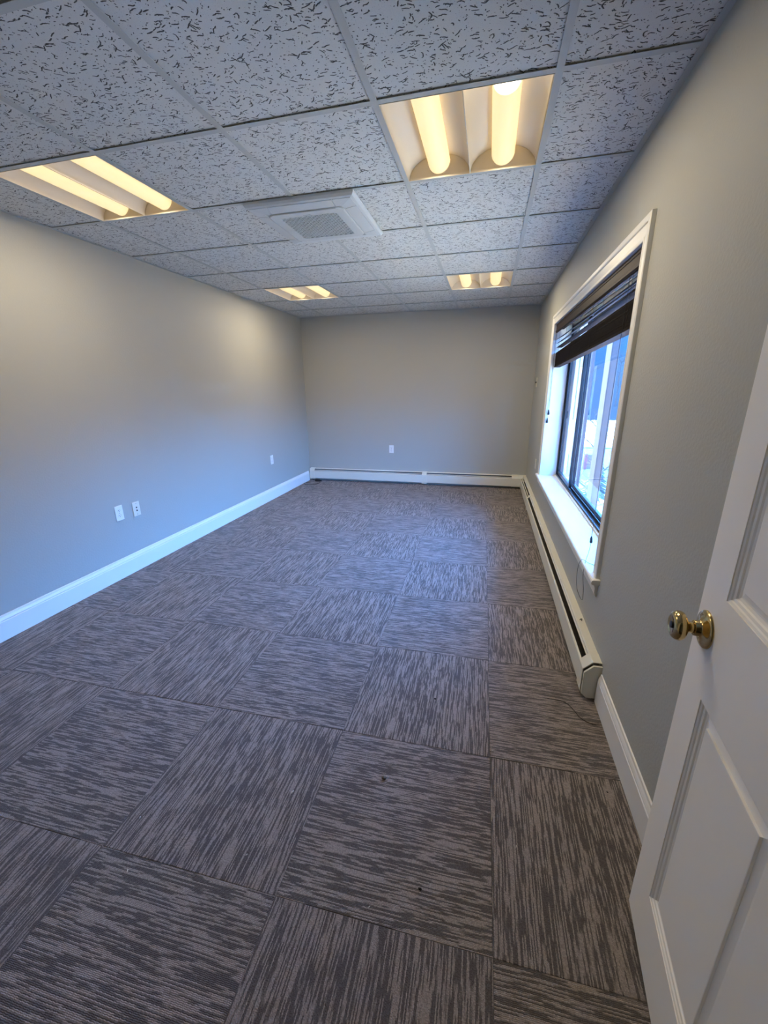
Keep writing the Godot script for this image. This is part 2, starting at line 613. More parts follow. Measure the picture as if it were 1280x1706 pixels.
func ceiling_grid() -> void:
	var ce := thing("ceiling", "suspended ceiling of fissured white lay-in tiles in a metal grid", "", "", "structure")
	part("roof_deck", boxed(Vector3(XL, 2.52, ZF), Vector3(XR, 2.62, ZB + 1.3)), M["grid_white"], ce)
	var xs := [XL, grid_x(1), grid_x(2), grid_x(3), grid_x(4), grid_x(5), XR]
	var zs := [ZF]
	for k in range(1, 10):
		zs.append(grid_z(k))
	zs.append(ZB)
	var lamp_cells := ["4:6", "1:6", "4:2", "1:2"]
	for i in 6:
		for k in zs.size() - 1:
			if "%d:%d" % [i, k] in lamp_cells:
				continue
			var x0: float = xs[i]
			var x1: float = xs[i + 1]
			if k == 5 and i == 2:
				x1 = -0.885
			if k == 5 and i == 3:
				x0 = -0.285
			var s := Shape.new()
			var off := Vector2(rng.randf(), rng.randf()) * 2.0
			var sg := 1.0 if rng.randf() < 0.5 else -1.0
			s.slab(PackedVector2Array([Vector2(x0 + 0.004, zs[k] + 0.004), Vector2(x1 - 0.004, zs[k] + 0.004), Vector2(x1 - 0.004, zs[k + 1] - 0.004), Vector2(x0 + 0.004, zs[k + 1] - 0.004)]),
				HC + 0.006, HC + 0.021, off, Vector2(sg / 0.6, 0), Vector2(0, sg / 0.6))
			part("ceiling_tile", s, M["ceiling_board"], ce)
	var w := 0.012
	var gm: Material = M["grid_white"]
	for i in range(1, 6):                 # main runners
		var runs := [[ZF + 0.022, ZB - 0.02]]
		if i == 3:
			runs = [[ZF + 0.022, grid_z(5) + 0.01], [grid_z(6) - 0.01, ZB - 0.02]]
		for q in runs:
			var s := boxed(Vector3(xs[i] - w, HC, q[0]), Vector3(xs[i] + w, HC + 0.002, q[1]))
			s.box(Vector3(xs[i] - 0.002, HC + 0.002, q[0]), Vector3(xs[i] + 0.002, HC + 0.04, q[1]))
			part("main_runner", s, gm, ce)
	for k in range(1, zs.size() - 1):     # cross tees
		for i in 6:
			var x0: float = xs[i] + (0.022 if i == 0 else w)
			var x1: float = xs[i + 1] - (0.022 if i == 5 else w)
			var s := boxed(Vector3(x0, HC + 0.0003, zs[k] - w), Vector3(x1, HC + 0.002, zs[k] + w))
			s.box(Vector3(x0, HC + 0.002, zs[k] - 0.002), Vector3(x1, HC + 0.035, zs[k] + 0.002))
			part("cross_tee", s, gm, ce)
	for q in [[Vector3(XL, HC - 0.0002, ZF), Vector3(XL + 0.022, HC + 0.002, ZB)], [Vector3(XR - 0.022, HC - 0.0002, ZF), Vector3(XR, HC + 0.002, ZB)],
			[Vector3(XL + 0.022, HC - 0.0002, ZF), Vector3(XR - 0.022, HC + 0.002, ZF + 0.022)], [Vector3(XL + 0.022, HC - 0.0002, ZB - 0.022), Vector3(XR - 0.022, HC + 0.002, ZB)]]:
		part("wall_angle", boxed(q[0], q[1]), gm, ce)


# casing outline: across the board from its inner edge, and out from the wall
func casing_outline() -> PackedVector2Array:
	return poly([[0, 0], [0, 0.009], [0.004, 0.011], [0.012, 0.011], [0.016, 0.009], [0.022, 0.0095], [0.052, 0.013], [0.056, 0.017], [0.062, 0.019], [0.078, 0.019], [0.083, 0.016], [0.083, 0]])


func window_unit() -> void:
	var w := thing("window_1", "wide dark-framed three-lite sliding window with white casing and deep stool", "", "", "structure")
	var tw: Material = M["trim_white"]
	var inn := Vector3(-1, 0, 0)
	var s := Shape.new()
	s.extrude(casing_outline(), Vector3(XR, WY0, WZ1), Vector3(0, 0, 1), inn, Vector3(0, WY1 - WY0, 0), 0.0, 1.0)
	part("casing", s, tw, w)
	s = Shape.new()
	s.extrude(casing_outline(), Vector3(XR, WY0, WZ0), Vector3(0, 0, -1), inn, Vector3(0, WY1 - WY0, 0), 0.0, 1.0)
	part("casing", s, tw, w)
	s = Shape.new()
	s.extrude(casing_outline(), Vector3(XR, WY1, WZ0), Vector3(0, 1, 0), inn, Vector3(0, 0, WZ1 - WZ0), -1.0, 1.0)
	part("casing", s, tw, w)
	# stool with rounded nose and horns, apron below
	s = Shape.new()
	s.extrude(poly([[0.17, 0], [-0.030, 0], [-0.036, -0.003], [-0.039, -0.010], [-0.039, -0.016], [-0.036, -0.022], [-0.030, -0.025], [0.17, -0.025]]), Vector3(XR, WY0, WZ0), Vector3(1, 0, 0), Vector3(0, 1, 0), Vector3(0, 0, WZ1 - WZ0))
	for e in [[WZ0 - 0.105, WZ0], [WZ1, WZ1 + 0.105]]:
		s.extrude(poly([[0, 0], [-0.030, 0], [-0.036, -0.003], [-0.039, -0.010], [-0.039, -0.016], [-0.036, -0.022], [-0.030, -0.025], [0, -0.025]]), Vector3(XR, WY0, e[0]), Vector3(1, 0, 0), Vector3(0, 1, 0), Vector3(0, 0, e[1] - e[0]))
	part("stool", s, tw, w)
	s = Shape.new()
	s.extrude(poly([[0, -0.025], [-0.018, -0.025], [-0.018, -0.04], [-0.014, -0.05], [-0.014, -0.075], [-0.010, -0.088], [-0.006, -0.095], [0, -0.095]]), Vector3(XR, WY0, WZ0 - 0.083), Vector3(1, 0, 0), Vector3(0, 1, 0), Vector3(0, 0, WZ1 - WZ0 + 0.166))
	part("apron", s, tw, w)
	for b in [[Vector3(XR, WY0, WZ0 - 0.015), Vector3(XR + 0.215, WY1, WZ0)], [Vector3(XR, WY0, WZ1), Vector3(XR + 0.215, WY1, WZ1 + 0.015)], [Vector3(XR, WY1, WZ0 - 0.015), Vector3(XR + 0.215, WY1 + 0.015, WZ1 + 0.015)]]:
		part("jamb", boxed(b[0], b[1]), tw, w)
	var xf := XR + 0.148                  # inner face of the dark frame
	part("stop", boxed(Vector3(xf - 0.014, WY0, WZ0), Vector3(xf, WY0 + 0.012, WZ1), 0.002), M["plate_ivory"], w)
	# outer frame with track ridges
	s = Shape.new()
	s.box(Vector3(xf, WY0 - 0.025, WZ0), Vector3(xf + 0.065, WY0 + 0.016, WZ1))
	s.box(Vector3(xf, WY0 + 0.016, WZ0), Vector3(xf + 0.006, WY0 + 0.026, WZ1))
	s.box(Vector3(xf + 0.032, WY0 + 0.016, WZ0), Vector3(xf + 0.036, WY0 + 0.030, WZ1))
	s.box(Vector3(xf, WY1 - 0.026, WZ0), Vector3(xf + 0.065, WY1, WZ1))
	s.box(Vector3(xf, WY0 + 0.016, WZ0), Vector3(xf + 0.065, WY1 - 0.026, WZ0 + 0.022))
	s.box(Vector3(xf, WY0 + 0.016, WZ1 - 0.022), Vector3(xf + 0.065, WY1 - 0.026, WZ1))
	part("frame", s, M["bronze"], w)
	var lites := [[WZ0 + 0.022, 1.63, xf + 0.008, "bronze"], [1.575, 2.79, xf + 0.038, "vinyl_white"], [2.735, WZ1 - 0.022, xf + 0.008, "bronze"]]
	for l in lites:
		var x0: float = l[2]
		var x1: float = x0 + 0.022
		var y0 := WY0 + 0.030
		var y1 := WY1 - 0.030
		var st := 0.036
		var sash := Shape.new()
		sash.cbox(Vector3(x0, y0, l[0]), Vector3(x1, y0 + st, l[1]), 0.002)
		sash.cbox(Vector3(x0, y1 - st, l[0]), Vector3(x1, y1, l[1]), 0.002)
		sash.cbox(Vector3(x0, y0 + st, l[0]), Vector3(x1, y1 - st, l[0] + st), 0.002)
		sash.cbox(Vector3(x0, y0 + st, l[1] - st), Vector3(x1, y1 - st, l[1]), 0.002)
		var sn := part("sash", sash, M["bronze"], w)
		var g := Shape.new()
		var xm := (x0 + x1) / 2.0
		g.quad(Vector3(xm, y0 + st, l[0] + st), Vector3(xm, y0 + st, l[1] - st), Vector3(xm, y1 - st, l[1] - st), Vector3(xm, y1 - st, l[0] + st), Vector3(-1, 0, 0))
		part("pane", g, M["window_pane"], sn)
	part("latch", boxed(Vector3(xf - 0.004, 1.08, WZ0 + 0.030), Vector3(xf + 0.008, 1.15, WZ0 + 0.045), 0.002), M["bronze"], w)
	# white exterior brick-mould
	s = Shape.new()
	s.box(Vector3(xf + 0.065, WY0 - 0.04, WZ0 - 0.05), Vector3(xf + 0.095, WY1 + 0.05, WZ0 + 0.012))
	s.box(Vector3(xf + 0.065, WY0 - 0.04, WZ1 - 0.012), Vector3(xf + 0.095, WY1 + 0.05, WZ1 + 0.05))
	s.box(Vector3(xf + 0.065, WY1 - 0.012, WZ0), Vector3(xf + 0.095, WY1 + 0.05, WZ1))
	s.box(Vector3(xf + 0.065, WY0 - 0.06, WZ0), Vector3(xf + 0.13, WY0 - 0.01, WZ1))
	part("outside_trim", s, M["vinyl_white"], w)


func door_unit() -> void:
	var d := thing("door_1", "white panel door standing open with a brass knob", "", "", "structure", Vector3(0.917, 0, 4.48))
	d.basis = Basis(Vector3(-0.1, 0, 0.995).normalized(), Vector3.UP, Vector3(-0.995, 0, -0.1).normalized())
	var dw: Material = M["door_white"]
	var cols := [0.0, 0.10, 0.39, 0.52, 0.81, 0.912]
	var rows := [0.012, 0.192, 0.781, 1.005, 1.60, 1.70, 1.91, 2.04]
	var leaf := Shape.new()
	var panels := []
	for i in 5:
		for k in 7:
			if i % 2 == 1 and k % 2 == 1:
				panels.append([cols[i], rows[k], cols[i + 1], rows[k + 1]])
				continue
			leaf.quad(Vector3(cols[i], rows[k], 0), Vector3(cols[i + 1], rows[k], 0), Vector3(cols[i + 1], rows[k + 1], 0), Vector3(cols[i], rows[k + 1], 0), Vector3(0, 0, 1))
	var th := -0.035
	leaf.quad(Vector3(0, 0.012, th), Vector3(0.912, 0.012, th), Vector3(0.912, 2.04, th), Vector3(0, 2.04, th), Vector3(0, 0, -1))
	leaf.quad(Vector3(0, 0.012, th), Vector3(0, 0.012, 0), Vector3(0, 2.04, 0), Vector3(0, 2.04, th), Vector3(-1, 0, 0))
	leaf.quad(Vector3(0.912, 0.012, th), Vector3(0.912, 0.012, 0), Vector3(0.912, 2.04, 0), Vector3(0.912, 2.04, th), Vector3(1, 0, 0))
	leaf.quad(Vector3(0, 0.012, th), Vector3(0.912, 0.012, th), Vector3(0.912, 0.012, 0), Vector3(0, 0.012, 0), Vector3(0, -1, 0))
	leaf.quad(Vector3(0, 2.04, th), Vector3(0.912, 2.04, th), Vector3(0.912, 2.04, 0), Vector3(0, 2.04, 0), Vector3(0, 1, 0))
	var lf := part("leaf", leaf, dw, d)
	# sticking mould stepping down, then a raised field
	var prof := [[0.0, 0.0], [0.0, -0.002], [0.005, -0.0035], [0.007, -0.006], [0.012, -0.0075], [0.014, -0.0105], [0.019, -0.0125], [0.0225, -0.0125], [0.0365, -0.0085], [0.0375, -0.0045], [0.039, -0.004]]
	for q in panels:
		var s := Shape.new()
		for j in prof.size() - 1:
			var a: Array = prof[j]
			var b: Array = prof[j + 1]
			var ra := [Vector3(q[0] + a[0], q[1] + a[0], a[1]), Vector3(q[2] - a[0], q[1] + a[0], a[1]), Vector3(q[2] - a[0], q[3] - a[0], a[1]), Vector3(q[0] + a[0], q[3] - a[0], a[1])]
			var rb := [Vector3(q[0] + b[0], q[1] + b[0], b[1]), Vector3(q[2] - b[0], q[1] + b[0], b[1]), Vector3(q[2] - b[0], q[3] - b[0], b[1]), Vector3(q[0] + b[0], q[3] - b[0], b[1])]
			var inward := [Vector3(0, 1, 0), Vector3(-1, 0, 0), Vector3(0, -1, 0), Vector3(1, 0, 0)]
			for e in 4:
				var run: float = b[0] - a[0]
				var drop: float = a[1] - b[1]
				var nn: Vector3 = (inward[e] * drop + Vector3(0, 0, 1) * run).normalized()
				s.quad(ra[e], ra[(e + 1) % 4], rb[(e + 1) % 4], rb[e], nn)
		s.quad(Vector3(q[0] + 0.039, q[1] + 0.039, -0.004), Vector3(q[2] - 0.039, q[1] + 0.039, -0.004), Vector3(q[2] - 0.039, q[3] - 0.039, -0.004), Vector3(q[0] + 0.039, q[3] - 0.039, -0.004), Vector3(0, 0, 1))
		part("panel", s, dw, lf)
	# knob
	var at := Vector3(0.050, 0.913, 0)
	var s := Shape.new()
	s.lathe([Vector2(0.0395, 0), Vector2(0.0395, 0.0025), Vector2(0.0375, 0.005), Vector2(0.030, 0.0075), Vector2(0.0185, 0.0105), Vector2(0.0165, 0.013), Vector2(0.016, 0.021), Vector2(0.0145, 0.0225), Vector2(0.0, 0.0225)], at, Vector3(0, 0, 1), 40)
	var kn := part("knob", s, M["brass"], d)
	s = Shape.new()
	s.lathe([Vector2(0.0115, 0.0225), Vector2(0.0115, 0.031), Vector2(0.0135, 0.0335), Vector2(0.022, 0.0365), Vector2(0.0285, 0.0405), Vector2(0.0308, 0.0455), Vector2(0.0308, 0.0500), Vector2(0.029, 0.0550), Vector2(0.0255, 0.0590), Vector2(0.021, 0.0612), Vector2(0.0195, 0.0613), Vector2(0.018, 0.0600), Vector2(0.0, 0.0600)], at, Vector3(0, 0, 1), 40)
	part("grip", s, M["brass"], kn)
	s = Shape.new()
	s.lathe([Vector2(0.0075, 0.060), Vector2(0.0075, 0.0615), Vector2(0.006, 0.062), Vector2(0, 0.062)], at, Vector3(0, 0, 1), 20)
	part("key_cylinder", s, M["bronze"], kn)
	for y in [0.22, 1.05, 1.80]:
		s = Shape.new()
		s.tube([Vector3(0.915, y, 0.004), Vector3(0.915, y + 0.09, 0.004)], 0.006, 12)
		part("hinge", s, M["brass"], d)


func baseboards() -> void:
	var out := poly([[0, 0], [0.014, 0], [0.014, 0.112], [0.0115, 0.116], [0.0125, 0.122], [0.009, 0.132], [0.006, 0.138], [0.005, 0.148], [0, 0.150]])
	var s := Shape.new()
	s.extrude(out, Vector3(XL, 0, ZF + 0.07), Vector3(1, 0, 0), Vector3(0, 1, 0), Vector3(0, 0, ZB - ZF - 0.07))
	single("baseboard_left", s, M["trim_white"], "tall white moulded baseboard along the left wall", "", "", "structure")
	s = Shape.new()
	s.extrude(out, Vector3(XR, 0, 3.668), Vector3(-1, 0, 0), Vector3(0, 1, 0), Vector3(0, 0, ZB - 3.668))
	single("baseboard_right", s, M["trim_white"], "white moulded baseboard between the heater end and the door", "", "", "structure")


# heater cross-section: d out from the wall, y up
func heater_run(h: Node3D, o: Vector3, out: Vector3, along: Vector3, damper_shut: bool) -> void:
	var cm: Material = M["heater_cream"]
	var up := Vector3.UP
	var s := Shape.new()
	s.extrude(poly([[0, 0.02], [0.002, 0.02], [0.002, 0.186], [0.035, 0.186], [0.0405, 0.1805], [0.042, 0.1815], [0.036, 0.1885], [0, 0.1885]]), o, out, up, along)
	part("top_cover", s, cm, h)
	s = Shape.new()
	s.extrude(poly([[0.074, 0.038], [0.074, 0.147], [0.070, 0.1525], [0.066, 0.1535], [0.0655, 0.152], [0.069, 0.151], [0.0725, 0.146], [0.0725, 0.040], [0.060, 0.040], [0.060, 0.038]]), o, out, up, along)
	part("front_panel", s, cm, h)
	s = Shape.new()
	if damper_shut:
		s.extrude(poly([[0.0500, 0.1640], [0.0570, 0.1575], [0.0580, 0.1587], [0.0510, 0.1652]]), o, out, up, along)
	else:
		s.extrude(poly([[0.0405, 0.1765], [0.0470, 0.1690], [0.0480, 0.1702], [0.0418, 0.1775]]), o, out, up, along)
	part("damper", s, cm, h)
	s = Shape.new()
	var n_fins := int(along.length() / 0.011)
	var dir := along.normalized()
	for k in n_fins:
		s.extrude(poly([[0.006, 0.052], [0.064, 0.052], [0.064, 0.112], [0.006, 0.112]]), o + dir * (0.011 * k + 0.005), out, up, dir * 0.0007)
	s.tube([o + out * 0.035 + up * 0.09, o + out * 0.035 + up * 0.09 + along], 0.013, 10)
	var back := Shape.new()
	back.extrude(poly([[0.002, 0.02], [0.0035, 0.02], [0.0035, 0.1855], [0.034, 0.1855], [0.034, 0.186], [0.002, 0.186]]), o, out, up, along)  # added grey liner, its colour standing in for shade inside the slot
	part("shade_liner", back, M["slot_shade_grey"], h)
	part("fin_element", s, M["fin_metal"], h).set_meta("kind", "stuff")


func heater_sleeve(h: Node3D, called: String, o: Vector3, out: Vector3, along: Vector3, low: float) -> void:
	var s := Shape.new()
	s.extrude(poly([[0, low], [0.0765, low], [0.0765, 0.150], [0.0745, 0.153], [0.039, 0.1905], [0.036, 0.1915], [0, 0.1915], [0, 0.188], [0.035, 0.188], [0.073, 0.1485], [0.073, low + 0.003], [0, low + 0.003]]), o, out, Vector3.UP, along)
	part(called, s, M["heater_cream"], h)


func heaters() -> void:
	var h := thing("baseboard_heater", "cream baseboard heater along the end wall under the lone outlet", "heater")
	var o := Vector3(0, 0, ZF)
	var out := Vector3(0, 0, 1)
	heater_run(h, o + Vector3(-2.19, 0, 0), out, Vector3(1.775, 0, 0), true)
	heater_run(h, o + Vector3(-0.385, 0, 0), out, Vector3(1.245, 0, 0), true)
	heater_sleeve(h, "end_cap", o + Vector3(-2.205, 0, 0), out, Vector3(0.075, 0, 0), 0.030)
	part("end_plate", boxed(Vector3(-2.207, 0.012, ZF), Vector3(-2.204, 0.186, ZF + 0.072)), M["heater_cream"], h)
	heater_sleeve(h, "joint_cover", o + Vector3(-0.435, 0, 0), out, Vector3(0.07, 0, 0), 0.020)
	heater_sleeve(h, "corner_cover", o + Vector3(0.83, 0, 0), out, Vector3(0.19, 0, 0), 0.034)
	var r := thing("baseboard_heater", "cream baseboard heater running under the window with an open slot", "heater")
	o = Vector3(XR, 0, 0)
	out = Vector3(-1, 0, 0)
	heater_run(r, o + Vector3(0, 0, ZF + 0.078), out, Vector3(0, 0, 1.06), true)
	heater_run(r, o + Vector3(0, 0, 0.62), out, Vector3(0, 0, 2.99), false)
	heater_sleeve(r, "joint_cover", o + Vector3(0, 0, 0.575), out, Vector3(0, 0, 0.06), 0.020)
	heater_sleeve(r, "end_cap", o + Vector3(0, 0, 3.575), out, Vector3(0, 0, 0.072), 0.030)
	var s := Shape.new()
	s.extrude(poly([[0, 0.012], [0.050, 0.008], [0.0725, 0.030], [0.0725, 0.142], [0.036, 0.180], [0, 0.180]]), o + Vector3(0, 0, 3.653), out, Vector3.UP, Vector3(0, 0, 0.010))
	part("end_plate", s, M["heater_cream"], r)
	s = Shape.new()
	s.tube([Vector3(1.004, 0.188, 3.286), Vector3(1.004, 0.200, 3.286), Vector3(0.998, 0.204, 3.292), Vector3(0.992, 0.199, 3.297)], 0.0022, 8)
	part("hook", s, M["socket_dark"], r)


func troffer(i: int, k: int, label: String, bare: bool, share: float) -> void:
	# i: grid column to the left of the cell, k: grid row nearer the far wall
	var x0 := grid_x(i + 1)
	var z0 := grid_z(k)
	var t := thing("ceiling_light", label, "ceiling light", "recessed ceiling lights", "", Vector3(x0 + GRID / 2, HC, z0 + GRID / 2))
	var a := 0.291                        # half opening
	var rm: Material = M["reflector_white"]
	var s := Shape.new()
	for e in [[Vector3(-0.2925, -0.001, -0.2925), Vector3(0.2925, 0.006, -a)], [Vector3(-0.2925, -0.001, a), Vector3(0.2925, 0.006, 0.2925)], [Vector3(-0.2925, -0.001, -a), Vector3(-a, 0.006, a)], [Vector3(a, -0.001, -a), Vector3(0.2925, 0.006, a)]]:
		s.box(e[0], e[1])
	s.box(Vector3(-0.30, 0.115, -0.30), Vector3(0.30, 0.122, 0.30))
	for e in [[Vector3(-0.30, 0.006, -0.30), Vector3(0.30, 0.115, -0.2925)], [Vector3(-0.30, 0.006, 0.2925), Vector3(0.30, 0.115, 0.30)], [Vector3(-0.30, 0.006, -0.2925), Vector3(-0.2925, 0.115, 0.2925)], [Vector3(0.2925, 0.006, -0.2925), Vector3(0.30, 0.115, 0.2925)]]:
		s.box(e[0], e[1])
	part("housing", s, rm, t)
	for b in [-1, 1]:
		var c: float = b * 0.1455
		var hw := 0.1435
		# vaulted reflector
		s = Shape.new()
		var n := 20
		for j in n:
			var p := []
			var nn := []
			for q in [j, j + 1]:
				var g: float = PI * q / n
				p.append(Vector2(c - hw * cos(g), 0.003 + 0.088 * sin(g)))
				nn.append(Vector3(cos(g) / hw, -sin(g) / 0.088, 0).normalized())
			var z := 0.291
			s.tri(Vector3(p[0].x, p[0].y, -z), Vector3(p[1].x, p[1].y, -z), Vector3(p[1].x, p[1].y, z), nn[0], nn[1], nn[1])
			s.tri(Vector3(p[0].x, p[0].y, -z), Vector3(p[1].x, p[1].y, z), Vector3(p[0].x, p[0].y, z), nn[0], nn[1], nn[0])
		part("reflector", s, rm, t)
		# diffuser basket: a U of frosted sheet hung below the vault, rounded at the ends
		var r := 0.051
		var cy := 0.062
		var z0b := -0.286
		var z1b := 0.286
		if bare and b == 1:
			z1b = 0.205
		s = Shape.new()
		n = 16
		for j in n:
			var g0 := PI + PI * j / n
			var g1 := PI + PI * (j + 1) / n
			var n0 := Vector3(cos(g0), sin(g0), 0)
			var n1 := Vector3(cos(g1), sin(g1), 0)
			var p0 := Vector3(c, cy, 0) + n0 * r
			var p1 := Vector3(c, cy, 0) + n1 * r
			var zz0 := Vector3(0, 0, z0b)
			var zz1 := Vector3(0, 0, z1b)
			s.tri(p0 + zz0, p1 + zz0, p1 + zz1, n0, n1, n1)
			s.tri(p0 + zz0, p1 + zz1, p0 + zz1, n0, n1, n0)
			s.tri(Vector3(c, cy, z0b), p0 + zz0, p1 + zz0, Vector3(0, 0, -1), Vector3(0, 0, -1), Vector3(0, 0, -1))
			s.tri(Vector3(c, cy, z1b), p0 + zz1, p1 + zz1, Vector3(0, 0, 1), Vector3(0, 0, 1), Vector3(0, 0, 1))
		var bk := part("lamp_cover", s, M["lamp_cover"], t)
		for zz in ([z0b] if bare and b == 1 else [z0b, z1b]):
			s = Shape.new()
			var path := []
			for j in 13:
				var g := PI + PI * j / 12
				path.append(Vector3(c + cos(g) * (r + 0.001), cy + sin(g) * (r + 0.001), zz))
			s.tube(path, 0.0022, 6)
			part("cover_rim", s, rm, bk)
		if bare and b == 1:
			s = Shape.new()
			s.lathe([Vector2(0.0, 0.0), Vector2(0.014, 0.001), Vector2(0.028, 0.005), Vector2(0.040, 0.013), Vector2(0.046, 0.024), Vector2(0.044, 0.036), Vector2(0.030, 0.046), Vector2(0.014, 0.060), Vector2(0, 0.060)], Vector3(c, 0.008, 0.240), Vector3(0, 1, 0), 28)
			part("lamp_bulb", s, M["lamp_bulb"], t)
		var l := AreaLight3D.new()
		l.name = "lamp_light"
		l.area_size = Vector2(0.10, 0.52)
		l.light_color = Color8(255, 237, 206)
		l.light_energy = LAMP_ENERGY * share
		l.area_range = 12.0
		l.area_attenuation = 2.0
		l.shadow_enabled = true
		l.position = Vector3(c, cy - r - 0.004, 0)
		l.rotation = Vector3(-PI / 2, 0, 0)
		t.add_child(l, true)
	part("divider", boxed(Vector3(-0.002, -0.001, -0.291), Vector3(0.002, 0.010, 0.291)), rm, t)


func cassette() -> void:
	var c := Vector3(-0.585, HC, 2.75)
	var t := thing("air_conditioner", "white square ceiling cassette air conditioner with central grille", "air conditioner", "", "", c)
	var m: Material = M["ac_white"]
	# outer frame: sloping ring from the ceiling down to the panel
	var rings := [[0.311, 0.000], [0.311, -0.012], [0.303, -0.022], [0.2905, -0.026], [0.2905, -0.018], [0.2265, -0.022], [0.2265, -0.0345], [0.222, -0.0345], [0.222, -0.030], [0.210, -0.030], [0.210, 0.0]]
	var s := ring_shape(rings)
	part("frame", s, m, t)
	s = boxed(Vector3(-0.29, 0.10, -0.29), Vector3(0.29, 0.11, 0.29))
	s.box(Vector3(-0.29, 0.0, -0.29), Vector3(-0.19, 0.10, 0.29))
	s.box(Vector3(0.19, 0.0, -0.29), Vector3(0.29, 0.10, 0.29))
	s.box(Vector3(-0.19, 0.0, -0.29), Vector3(0.19, 0.10, -0.19))
	s.box(Vector3(-0.19, 0.0, 0.19), Vector3(0.19, 0.10, 0.29))
	part("body", s, M["ac_grey"], t)
	for q in 4:                            # air vanes, one on every side, shut
		var bs := Basis(Vector3.UP, q * PI / 2)
		s = Shape.new()
		var lo := [Vector3(-0.185, -0.0275, 0.288), Vector3(0.185, -0.0275, 0.288), Vector3(0.185, -0.0352, 0.229), Vector3(-0.185, -0.0352, 0.229)]
		var hx := []
		for p in lo:
			hx.append(bs * p)
		for p in lo:
			hx.append(bs * (p + Vector3(0, 0.006, 0)))
		s.hexa(hx)
		part("vane", s, m, t)
		# corner cover filling the channel up to the next vane, with an open joint on either side
		s = Shape.new()
		hx = []
		for p in [Vector3(0.1885, -0.0275, 0.2895), Vector3(0.2895, -0.0275, 0.2895), Vector3(0.2275, -0.0352, 0.2275), Vector3(0.1885, -0.0352, 0.2275)]:
			hx.append(bs * p)
		for k in 4:
			hx.append(hx[k] + Vector3(0, 0.006, 0))
		s.hexa(hx)
		var cp := part("corner_cover", s, m, t)
		s = Shape.new()
		hx = []
		for p in [Vector3(0.2895, -0.0275, 0.1885), Vector3(0.2895, -0.0275, 0.2895), Vector3(0.2275, -0.0352, 0.2275), Vector3(0.2275, -0.0352, 0.1885)]:
			hx.append(bs * p)
		for k in 4:
			hx.append(hx[k] + Vector3(0, 0.006, 0))
		s.hexa(hx)
		part("corner_wing", s, m, cp)
	# intake panel with rounded corners and a recessed grille
	s = Shape.new()
	var outline := PackedVector2Array()
	for q in 4:
		for j in 7:
			var g := PI / 2 * q + PI / 2 * j / 6.0
			var cc: Vector2 = Vector2(0.183, 0.183) * [Vector2(1, 1), Vector2(-1, 1), Vector2(-1, -1), Vector2(1, -1)][q]
			outline.append(cc + Vector2(cos(g), sin(g)) * 0.035)
	var hole := 0.166
	# ring between the rounded outline and the square hole, as a fan of quads
	var inner := PackedVector2Array()
	for p in outline:
		var f := hole / maxf(absf(p.x), absf(p.y))
		inner.append(p * f)
	for i in outline.size():
		var j := (i + 1) % outline.size()
		var y := -0.041
		s.quad(Vector3(outline[i].x * 0.99, y, outline[i].y * 0.99), Vector3(outline[j].x * 0.99, y, outline[j].y * 0.99), Vector3(inner[j].x, y, inner[j].y), Vector3(inner[i].x, y, inner[i].y), Vector3.DOWN)
		var nn := Vector3(outline[i].x + outline[j].x, 0, outline[i].y + outline[j].y).normalized()
		s.quad(Vector3(outline[i].x * 0.99, y, outline[i].y * 0.99), Vector3(outline[j].x * 0.99, y, outline[j].y * 0.99), Vector3(outline[j].x, y + 0.003, outline[j].y), Vector3(outline[i].x, y + 0.003, outline[i].y), (nn + Vector3.DOWN).normalized())
		s.quad(Vector3(outline[i].x, y + 0.003, outline[i].y), Vector3(outline[j].x, y + 0.003, outline[j].y), Vector3(outline[j].x, -0.028, outline[j].y), Vector3(outline[i].x, -0.028, outline[i].y), nn)
		s.quad(Vector3(inner[i].x, y, inner[i].y), Vector3(inner[j].x, y, inner[j].y), Vector3(inner[j].x, -0.004, inner[j].y), Vector3(inner[i].x, -0.004, inner[i].y), -nn)
	var pn := part("intake_panel", s, m, t)
	part("filter", boxed(Vector3(-0.189, 0.060, -0.189), Vector3(0.189, 0.064, 0.189)), M["ac_filter"], pn)
	# grille: two sets of slanting bars crossing in a lattice, the upper set behind the lower
	s = Shape.new()
	var a := 0.166
	for e in [-1.0, 1.0]:
		for k in range(-10, 11):
			var c0 := k * 0.0320                    # the bar x - e * z = c0, clipped to the square opening
			var x0 := maxf(-a, c0 - a)
			var x1 := minf(a, c0 + a)
			if x1 - x0 < 0.01:
				continue
			var p := Vector3(x0, -0.0400, e * (x0 - c0))
			var q := Vector3(x1, -0.0400, e * (x1 - c0))
			var side := Vector3(1, 0, -e).normalized() * 0.0046
			var up := Vector3(0, 0.004, 0)
			s.hexa([p - side, q - side, q + side, p + side, p - side + up, q - side + up, q + side + up, p + side + up])
	var gr := part("grille", s, m, pn)
	gr.set_meta("kind", "stuff")
	part("nameplate", boxed(Vector3(-0.022, -0.0414, 0.176), Vector3(0.022, -0.0409, 0.181)), M["ac_grey"], pn)


